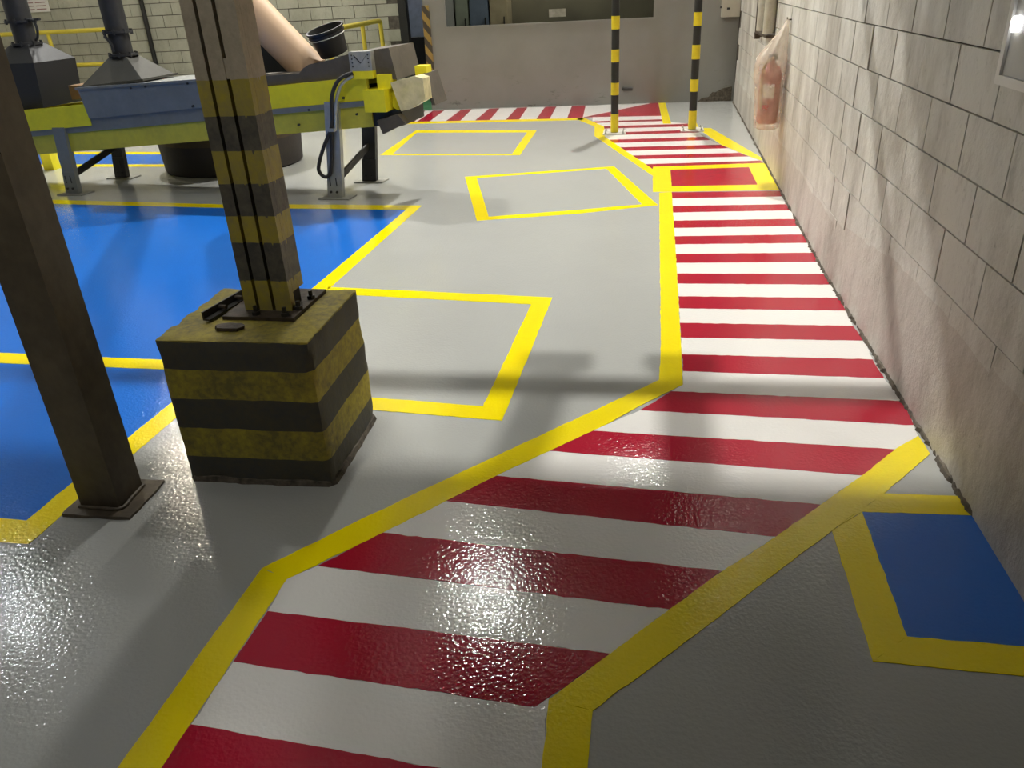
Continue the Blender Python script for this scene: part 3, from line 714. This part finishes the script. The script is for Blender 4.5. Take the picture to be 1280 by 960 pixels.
bm = new_bm(); hexa(bm, [(0.04, 0.0, 0.40), (0.06, 0.0, 0.40), (0.10, WV, 0.30), (0.08, WV, 0.30), (0.04, 0.0, 0.46), (0.06, 0.0, 0.46), (0.10, WV, 0.38), (0.08, WV, 0.38)]); obj('cross_brace', bm, M['steel_dark'], t)
# hood over the belt
prof = [(1.95, 0.915), (1.95, 0.985), (2.268, 1.014), (2.561, 1.026), (2.60, 1.06), (2.66, 1.09), (2.868, 1.122), (3.074, 1.17), (3.382, 1.196), (3.425, 0.957), (3.17, 0.985)]
bm = new_bm(); prism(bm, [(u, 0.03, z) for u, z in prof], (0, WV-0.06, 0)); obj('hood', bm, M['hood'], t, bevel=0.012)
bm = new_bm(); prism(bm, [(1.45, 0.30, 1.0), (2.52, 0.30, 1.02), (2.10, 0.30, 1.42), (1.80, 0.30, 1.42)], (0, 0.03, 0)); obj('chute_bracket', bm, M['black'], t)
# bracket, motors, guard
bm = new_bm(); box(bm, 3.06, 3.25, -0.04, 0.03, 1.035, 1.18); br = obj('drilled_bracket', bm, M['galv'], t, bevel=0.004)
for i in range(4):
    for sx in (0, 1):
        bm = new_bm(); uu = 3.085 + 0.14*sx; zz = 1.07 + 0.028*i
        tube(bm, [(uu, -0.037, zz), (uu, -0.0425, zz)], 0.006, 8); obj('hole', bm, M['black'], br)
for sx in (0, 1):
    bm = new_bm(); a = Vector((3.10 + 0.11*sx, -0.042, 1.15)); b = Vector((3.155, -0.042, 1.09)); d = Vector((0.006, 0, 0.004))
    prism(bm, [a, a+d, b+d, b], (0, 0.003, 0)); obj('slot', bm, M['black'], br)
bm = new_bm(); box(bm, 3.06, 3.25, -0.042, 0.03, 0.975, 1.034); obj('bracket_foot', bm, M['conv_yellow'], t, bevel=0.003)
bm = new_bm(); box(bm, 3.17, 3.355, -0.10, 0.16, 0.725, 0.895); mt = obj('motor_box', bm, M['conv_yellow'], t, bevel=0.008)
bm = new_bm(); box(bm, 3.27, 3.385, -0.02, 0.12, 0.895, 1.002); obj('motor_box', bm, M['conv_yellow'], t, bevel=0.006)
bm = new_bm(); box(bm, 3.52, 3.62, 0.2, 0.32, 0.96, 1.04); obj('sensor_box', bm, M['conv_yellow'], t, bevel=0.005)
bm = new_bm(); tube(bm, [(3.42, 0.05, 0.80), (3.42, 0.5, 0.80)], 0.085, 20); obj('head_roller', bm, M['conv_yellow'], t, smooth=True)
bm = new_bm(); box(bm, 3.175, 3.44, 0.02, 0.52, 0.60, 0.722); obj('end_box', bm, M['black'], t, bevel=0.004)
bm = new_bm(); prism(bm, [(3.385, -0.02, 0.94), (3.60, -0.02, 0.985), (3.665, -0.02, 0.965), (3.67, -0.02, 0.80), (3.53, -0.02, 0.735), (3.45, -0.02, 0.72)], (0, 0.16, 0)); obj('plastic_cover', bm, M['film_box'], t, bevel=0.012)
bm = new_bm(); prism(bm, [(3.60, 0.15, 0.985), (3.625, 0.15, 0.985), (3.69, 0.15, 0.74), (3.66, 0.15, 0.74)], (0, 0.3, 0)); obj('end_guard', bm, M['hood'], t)
bm = new_bm(); prism(bm, [(3.245, -0.06, 0.655), (3.432, -0.06, 0.70), (3.492, -0.06, 0.63), (3.285, -0.06, 0.545)], (0, 0.10, 0.0)); obj('scraper_plate', bm, M['hood'], t, bevel=0.002)
bm = new_bm(); tube(bm, smooth_path([(3.08, -0.045, 1.025), (2.97, -0.08, 0.98), (2.89, -0.09, 0.86), (2.86, -0.08, 0.70), (2.83, -0.07, 0.60), (2.74, -0.08, 0.45), (2.68, -0.09, 0.32), (2.665, -0.09, 0.25), (2.70, -0.08, 0.20), (2.75, -0.07, 0.215), (2.78, -0.06, 0.32), (2.81, -0.06, 0.48), (2.83, -0.06, 0.6)]), 0.016, 10); obj('cable', bm, M['rubber'], t, smooth=True)
bm = new_bm(); tube(bm, smooth_path([(3.08, -0.05, 1.00), (2.99, -0.07, 0.95), (2.93, -0.08, 0.85), (2.89, -0.07, 0.72), (2.86, -0.06, 0.58)]), 0.013, 10); obj('cable', bm, M['galv'], t, smooth=True)
bm = new_bm(); box(bm, 2.815, 2.865, -0.10, -0.05, 0.575, 0.60); obj('cable_clip', bm, M['galv'], t)
for ub, zb in ((2.95, 0.83), (2.62, 0.74), (3.05, 0.70), (2.5, 0.62)):
    bm = new_bm(); tube(bm, [(ub, 0.0, zb), (ub, -0.02, zb)], 0.010, 6); obj('bolt', bm, M['steel_dark'], t)

# hoppers and their pipes above the belt
def valve_pipe(t, z0, r, zc):
    bm = new_bm(); tube(bm, [(0, 0, z0), (0, 0, z0+0.19)], r*0.92, 24); obj('valve_body', bm, M['pipe_dark'], t, smooth=True)
    for z in (z0-0.005, z0+0.185):
        bm = new_bm(); lathe(bm, [(r+0.03, z-0.008), (r+0.03, z+0.012)], n=24); fl = obj('flange', bm, M['pipe_dark'], t, smooth=True)
        for k in range(8):
            an = 2*math.pi*(k+0.5)/8
            bm = new_bm(); tube(bm, [((r+0.022)*math.cos(an), (r+0.022)*math.sin(an), z-0.02), ((r+0.022)*math.cos(an), (r+0.022)*math.sin(an), z+0.025)], 0.011, 6); obj('flange_bolt', bm, M['pipe_dark'], fl)
    bm = new_bm(); tube(bm, [(0, 0, z0+0.19), (0, 0, zc)], r, 24); obj('pipe', bm, M['pipe_dark'], t, smooth=True)

t = thing('hopper', (-4.685, 7.14, 0.99), 'grey pyramid hopper feeding the grey skirt box under a black pipe', 'hopper', rotz=math.atan2(-0.105, 0.994))
bm = new_bm()
hexa(bm, [(-0.34, -0.24, -0.03), (0.33, -0.24, 0.005), (0.33, 0.24, 0.005), (-0.34, 0.24, -0.03), (-0.085, -0.08, 0.20), (0.085, -0.08, 0.20), (0.085, 0.08, 0.20), (-0.085, 0.08, 0.20)])
obj('cone', bm, M['hopper2'], t, bevel=0.004)
bm = new_bm(); hexa(bm, [(-0.36, -0.255, -0.05), (0.345, -0.255, -0.0), (0.345, 0.255, -0.0), (-0.36, 0.255, -0.05), (-0.36, -0.255, -0.03), (0.345, -0.255, 0.02), (0.345, 0.255, 0.02), (-0.36, 0.255, -0.03)])
obj('collar', bm, M['hopper2'], t)
valve_pipe(t, 0.21, 0.098, 4.4-0.99)
bm = new_bm(); tube(bm, smooth_path([(-0.10, -0.06, 0.36), (-0.05, -0.11, 0.36), (0.0, -0.12, 0.30), (0.0, -0.12, 0.24)]), 0.014, 8); obj('lever', bm, M['pipe_dark'], t, smooth=True)

t = thing('hopper', (-5.71, 7.25, 0.75), 'dark box hopper on the yellow side panel with a levered valve', 'hopper', rotz=math.atan2(-0.105, 0.994))
bm = new_bm(); hexa(bm, [(-0.26, -0.26, 0.0), (0.22, -0.26, 0.03), (0.22, 0.26, 0.03), (-0.26, 0.26, 0.0), (-0.28, -0.26, 0.42), (0.26, -0.26, 0.42), (0.26, 0.26, 0.42), (-0.28, 0.26, 0.42)]); obj('body', bm, M['hopper'], t, bevel=0.005)
bm = new_bm(); hexa(bm, [(-0.28, -0.26, 0.42), (0.26, -0.26, 0.42), (0.26, 0.26, 0.42), (-0.28, 0.26, 0.42), (-0.10, -0.10, 0.57), (0.10, -0.10, 0.57), (0.10, 0.10, 0.57), (-0.10, 0.10, 0.57)]); obj('cone', bm, M['hopper'], t, bevel=0.004)
valve_pipe(t, 0.575, 0.105, 4.4-0.75)
bm = new_bm(); tube(bm, smooth_path([(0.10, -0.02, 0.77), (0.19, -0.05, 0.765), (0.21, -0.05, 0.70), (0.19, -0.05, 0.63), (0.14, -0.03, 0.60)]), 0.012, 8); tube(bm, [(0.12, -0.02, 0.765), (0.28, -0.06, 0.775)], 0.012, 8); obj('lever', bm, M['pipe_dark'], t, smooth=True)

# brown sheet between hoppers
bm = new_bm(); pts = [(-5.30, 7.10, 0.83), (-5.10, 7.07, 0.84), (-5.08, 7.07, 0.92), (-5.14, 7.08, 0.955), (-5.3, 7.1, 0.955)]
prism(bm, pts, (0.03, 0.28, 0)); tag(obj('cardboard_sheet', bm, plain('cardboard', srgb(120, 92, 58), 0.8), bevel=0.004), 'brown cardboard piece on the belt between the two hoppers', 'cardboard')

# beige duct
t = thing('feed_duct', (-2.93, 7.02, 1.06), 'wide beige round duct slanting down onto the conveyor', 'duct')
bm = new_bm(); d = Vector((-0.66, 0.0, 0.75)); base = Vector((0.0, 0, 0.02))
tube(bm, smooth_path([base - d*0.12, base + d*0.6, base + d*1.25, base + d*1.5 + Vector((-0.08, 0, 0.16)), base + d*1.5 + Vector((-0.1, 0, 0.5)), Vector((base + d*1.5).xy.to_tuple() + (0,)) + Vector((-0.1, 0, 4.395-1.06))], 5), 0.155, 40); obj('duct', bm, M['duct'], t, smooth=True)
bm = new_bm(); tube(bm, [base + d*1.05, base + d*1.09], 0.175, 40); obj('flange', bm, M['duct'], t, smooth=True)

# bucket standing on the hood
t = thing('bucket', (-2.60, 6.95, 1.142), 'black plastic bucket standing on the conveyor hood', 'bucket')
B = Matrix.Rotation(math.radians(13), 4, 'Y') @ Matrix.Rotation(math.radians(-6), 4, 'X')
B = Matrix.Rotation(math.radians(-11), 4, 'Y') @ Matrix.Rotation(math.radians(13), 4, 'X')
bm = new_bm(); lathe(bm, [(0.118, 0.0), (0.122, 0.01), (0.153, 0.21), (0.150, 0.21), (0.118, 0.012)], n=32, cap=False)
bm.faces.new([v for v in bm.verts[:32]][::-1]); bmesh.ops.transform(bm, matrix=B, verts=bm.verts); obj('body', bm, M['black'], t, smooth=True)
for z, r in ((0.165, 0.158), (0.198, 0.164)):
    bm = new_bm(); lathe(bm, [(r-0.012, z), (r, z), (r, z+0.014), (r-0.012, z+0.014)], n=32, cap=False); bmesh.ops.transform(bm, matrix=B, verts=bm.verts); obj('rim_ring', bm, M['black'], t, smooth=True)
bm = new_bm(); tube(bm, [(0.162*math.cos(a), 0.162*math.sin(a), 0.135 - 0.06*math.sin(a)*-1 if False else 0.155) for a in [math.radians(180 + 10*i) for i in range(19)]], 0.004, 6); bmesh.ops.transform(bm, matrix=B, verts=bm.verts); obj('handle', bm, M['galv'], t)

# round drum behind the conveyor
t = thing('drum', (-4.35, 8.17, 0), 'dark brown round drum standing on the floor behind the conveyor', 'drum')
bm = new_bm(); lathe(bm, [(0.70, 0.0), (0.72, 0.02), (0.74, 0.3), (0.745, 0.58), (0.76, 0.58), (0.76, 0.60), (0.70, 0.60)], n=40); obj('shell', bm, M['drum'], t, smooth=True)
# yellow post behind
bm = new_bm(); hexa(bm, [(-0.06, -0.06, 0.0), (0.06, -0.06, 0.0), (0.06, 0.06, 0.0), (-0.06, 0.06, 0.0), (-0.06, -0.06, 0.55), (0.06, -0.06, 0.55), (0.06, 0.06, 0.55), (-0.06, 0.06, 0.55)])
p = obj('guard_post', bm, M['conv_yellow'], bevel=0.01); p.location = (-6.5, 8.06, 0); tag(p, 'short yellow post on the floor behind the conveyor legs', 'post')

# yellow guard rails
t = thing('guard_rail', (-10.4, 14.0, 0), 'two-bar yellow guard rail before the far block wall behind the hoppers', 'guard rail')
for z in (1.23, 0.67):
    bm = new_bm(); tube(bm, [(-1.8, 0, z), (1.12, 0, z)], 0.036, 14); obj('bar', bm, M['rail'], t, smooth=True)
for x in (-1.75, -0.17, 1.06):
    bm = new_bm(); tube(bm, [(x, 0.02, 0), (x, 0.02, 1.23)], 0.034, 14); obj('post', bm, M['rail'], t, smooth=True)
t = thing('guard_rail', (-4.4, 13.2, 0), 'yellow hoop guard rail behind the black bucket', 'guard rail')
bm = new_bm(); tube(bm, smooth_path([(0.09, -1.8, 0.0), (0.09, -1.8, 0.6), (0.09, -1.8, 1.0), (0.09, -1.78, 1.1), (0.085, -1.7, 1.15), (0.0, 0.0, 1.15), (-0.02, 0.9, 1.15), (-0.02, 0.98, 1.12), (-0.02, 1.0, 1.05), (-0.02, 1.0, 0.6), (-0.02, 1.0, 0.0)], 5), 0.036, 14); obj('hoop', bm, M['rail'], t, smooth=True)
bm = new_bm(); tube(bm, [(-0.01, 0.0, 0), (-0.01, 0.0, 1.15)], 0.034, 14); obj('post', bm, M['rail'], t, smooth=True)

# items on the far walls
bm = new_bm(); tube(bm, [(-8.87, 14.44, 0), (-8.87, 14.44, 4.0)], 0.04, 12); tag(obj('drain_pipe', bm, M['black'], smooth=True), 'thin black vertical pipe on the far block wall', 'pipe')
bm = new_bm(); box(bm, -11.3, -10.74, 14.485, 14.497, 1.56, 2.0); s = tag(obj('paper_notice', bm, M['paper']), 'white paper notice with faint print on the far block wall', 'notice')
for i in range(6):
    for xx in (-11.24, -11.0):
        bm = new_bm(); box(bm, xx, xx + 0.2, 14.482, 14.4845, 1.60 + 0.055*i, 1.615 + 0.055*i); obj('print_line', bm, M['ink'], s)
bm = new_bm(); box(bm, -0.05, 0.05, 0, 0.03, 0, 0.90); p = obj('hazard_board', bm, M['hazard']); p.location = (-3.01, BY - 0.032, 0.49); tag(p, 'narrow board with diagonal black and yellow stripes on the booth corner', 'sign')
t = thing('junction_box', (1.15, BY, 1.07), 'small beige electrical box on the booth wall in the corner', 'box')
bm = new_bm(); box(bm, -0.125, 0.11, -0.12, -0.001, 0, 0.21); obj('body', bm, M['box_beige'], t, bevel=0.012)
bm = new_bm(); box(bm, -0.06, -0.02, -0.124, -0.12, 0.09, 0.115); obj('slot', bm, M['black'], t)
bm = new_bm(); tube(bm, [(0.0, -0.06, 0.21), (0.0, -0.06, 1.2)], 0.03, 12); obj('conduit', bm, M['conduit'], t, smooth=True)
bm = new_bm(); tube(bm, [(-0.125, -0.06, 0.12), (-0.145, -0.06, 0.12)], 0.012, 8); obj('gland', bm, M['black'], t)

# dark broken skirting in the corner
bm = new_bm()
pts = [(0.78, 0.0), (1.24, 0.0), (1.24, 0.19), (1.12, 0.17), (1.02, 0.12), (0.98, 0.125), (0.93, 0.06), (0.84, 0.05)]
prism(bm, [(x, BY - 0.012, z) for x, z in pts], (0, 0.011, 0)); tag(obj('broken_skirting', bm, M['rubble']), 'dark broken skirting patch at the booth wall corner', 'debris')
bm = new_bm(); tube(bm, smooth_path([(-0.245, 11.849, 0.21), (-0.245, 11.80, 0.21), (-0.20, 11.79, 0.21), (-0.12, 11.79, 0.205)], 4), 0.024, 10); 
tag(obj('pipe_stub', bm, M['steel_dark'], smooth=True), 'small dark pipe stub low on the booth wall', 'pipe')

# right wall fittings
t = thing('conduit_pair', (1.10, 8.1, 1.06), 'pair of painted vertical conduits clamped to the block wall', 'conduit')
for dy in (-0.12, 0.34):
    bm = new_bm(); tube(bm, [(0.02, dy, 0.03), (0.02, dy, 3.0)], 0.052, 18); obj('conduit', bm, M['conduit'], t, smooth=True)
bm = new_bm(); box(bm, -0.01, 0.085, -0.2, 0.55, -0.005, 0.018); obj('clamp', bm, M['rust'], t)
t = thing('steel_rod', (1.155, 9.0, 0.98), 'thin dark rod with a bracket beside the conduits', 'rod')
bm = new_bm(); tube(bm, [(0, 0, 0), (0, 0, 3.0)], 0.028, 10); obj('rod', bm, M['rust'], t, smooth=True)
bm = new_bm(); box(bm, -0.03, 0.045, -0.06, 0.04, 0.02, 0.06); obj('bracket', bm, M['rust'], t)

# fire extinguisher under a plastic bag
ex, ey = 1.035, 7.02
t = thing('fire_extinguisher', (ex, ey, 0.47), 'red fire extinguisher hanging on the block wall inside a plastic bag', 'extinguisher')
bm = new_bm(); lathe(bm, [(0.072, 0.0), (0.085, 0.012), (0.085, 0.36), (0.075, 0.41), (0.045, 0.45), (0.022, 0.465), (0.022, 0.49)], n=28); obj('cylinder', bm, M['extinguisher'], t, smooth=True)
bm = new_bm()
for k in range(9): pass
R_ = 0.0865
rows = [[bm.verts.new((R_*math.cos(a), R_*math.sin(a), z)) for a in [math.radians(215 + 9*i) for i in range(9)]] for z in (0.20, 0.31)]
for i in range(8): bm.faces.new((rows[0][i], rows[0][i+1], rows[1][i+1], rows[1][i]))
obj('label', bm, M['paper'], t)
bm = new_bm(); box(bm, -0.03, 0.03, -0.07, 0.04, 0.49, 0.53); obj('valve', bm, M['steel_dark'], t, bevel=0.005)
bm = new_bm(); tube(bm, smooth_path([(0, -0.07, 0.51), (-0.06, -0.11, 0.47), (-0.08, -0.08, 0.36), (-0.075, -0.06, 0.22), (-0.07, -0.06, 0.12)]), 0.011, 8); obj('hose', bm, plain('hose_ochre', srgb(168, 132, 66), 0.5), t, smooth=True)
bm = new_bm(); rings = []
N = 40
for z, rx, ry, cxo in ((0.43, 0.085, 0.12, 0.0), (0.44, 0.10, 0.13, 0.0), (0.55, 0.105, 0.135, 0.0), (0.70, 0.112, 0.14, -0.005), (0.82, 0.118, 0.15, -0.012), (0.90, 0.122, 0.155, -0.015), (0.98, 0.115, 0.14, -0.008), (1.05, 0.085, 0.105, 0.02), (1.12, 0.055, 0.07, 0.05), (1.19, 0.028, 0.04, 0.075), (1.25, 0.012, 0.016, 0.09)):
    ring = []
    for k2 in range(N):
        a = 2*math.pi*k2/N
        w = 1 + 0.07*noise.noise((math.cos(a)*3, math.sin(a)*3, z*5)) + 0.05*math.sin(a*9 + z*11)*(1 if z > 0.85 else 0.25)
        x = ex + cxo + rx*w*math.cos(a); x = min(x, wall_x(ey) - 0.008)
        ring.append(bm.verts.new((x, ey + ry*w*math.sin(a), z)))
    rings.append(ring)
for a, b in zip(rings, rings[1:]):
    for k2 in range(N): bm.faces.new((a[k2], a[(k2+1) % N], b[(k2+1) % N], b[k2]))
bm.faces.new(list(reversed(rings[0]))); bm.faces.new(rings[-1])
bag = obj('plastic_bag', bm, M['film'], smooth='all'); tag(bag, 'translucent plastic bag hung over the fire extinguisher on the wall', 'bag')
bm = new_bm(); tube(bm, [(1.155, ey, 1.245), (1.12, ey, 1.245), (1.118, ey, 1.262)], 0.006, 8); obj('hook', bm, M['rust'], bag)

# control panel on the wall by the camera
t = thing('control_panel', (1.09, 2.48, 1.265), 'grey control panel box on the block wall with a white round lamp', 'panel')
bm = new_bm()
for a in ((-0.45, 0.20, 0.0, 0.026), (-0.45, 0.20, 0.674, 0.7), (-0.45, -0.424, 0.026, 0.674), (0.174, 0.20, 0.026, 0.674)): box(bm, -0.05, -0.0008, *a)
obj('rim', bm, M['panel_rim'], t)
bm = new_bm(); box(bm, -0.042, -0.002, -0.423, 0.173, 0.027, 0.673); obj('door', bm, M['panel_grey'], t)
bm = new_bm(); tube(bm, [(-0.042, 0.135, 0.165), (-0.056, 0.135, 0.165)], 0.022, 20); obj('indicator', bm, emit_mat('indicator_white', (0.95, 0.97, 1.0), 2.0), t, smooth=True)

# ------------------------------------------------------------------ overhead: catwalk and pipes, unseen, added above the frame to cast shadows
t = thing('blocker', (-0.06, 0.0, 2.6), 'steel catwalk added overhead, unseen, to shade the walkway along the block wall', 'blocker')  # unseen deck added to darken the near right floor
bm = new_bm(); box(bm, -1.14, 1.12, -3.9, 3.95, 0.06, 0.1); obj('deck', bm, M['plate_grey'], t)
for x in (-1.14, 1.04):
    bm = new_bm(); box(bm, x, x + 0.08, -3.9, 3.95, -0.1, 0.059); obj('stringer', bm, M['steel_brown'], t)
for y in (-3.9, 0.0, 3.87):
    for x in (-1.1, 1.08):
        bm = new_bm(); tube(bm, [(x, y + 0.04, 0.1), (x, y + 0.04, 1.8)], 0.015, 8); obj('hanger', bm, M['steel_brown'], t)
for i, (y, z) in enumerate(((6.455, 3.34), (6.574, 3.42))):  # unseen pipes and hangers added to throw lines and streaks on the floor
    t = thing('shadow_pipe', (0, y, z), ('thin' if i else 'hangered') + ' grey pipe added overhead, unseen, to cast line shadows', 'pipe')
    bm = new_bm(); tube(bm, [(-4.2, 0, 0), (1.08, 0, 0)], 0.026, 12); obj('pipe', bm, M['galv'], t, smooth=True)
    if i == 0:
        for x in (-0.1, 0.25):
            bm = new_bm(); box(bm, x - 0.06, x + 0.06, -0.03, 0.03, -0.14, 4.4 - z); obj('hanger', bm, M['steel_dark'], t)
            bm = new_bm(); box(bm, x - 0.10, x + 0.10, -0.04, 0.04, -0.19, -0.14); obj('clamp', bm, M['steel_dark'], t)
    else:
        for x in (-4.0, -2.6, 0.9):
            bm = new_bm(); tube(bm, [(x, 0, 0), (x, 0, 4.4 - z)], 0.006, 6); obj('hanger', bm, M['steel_dark'], t)
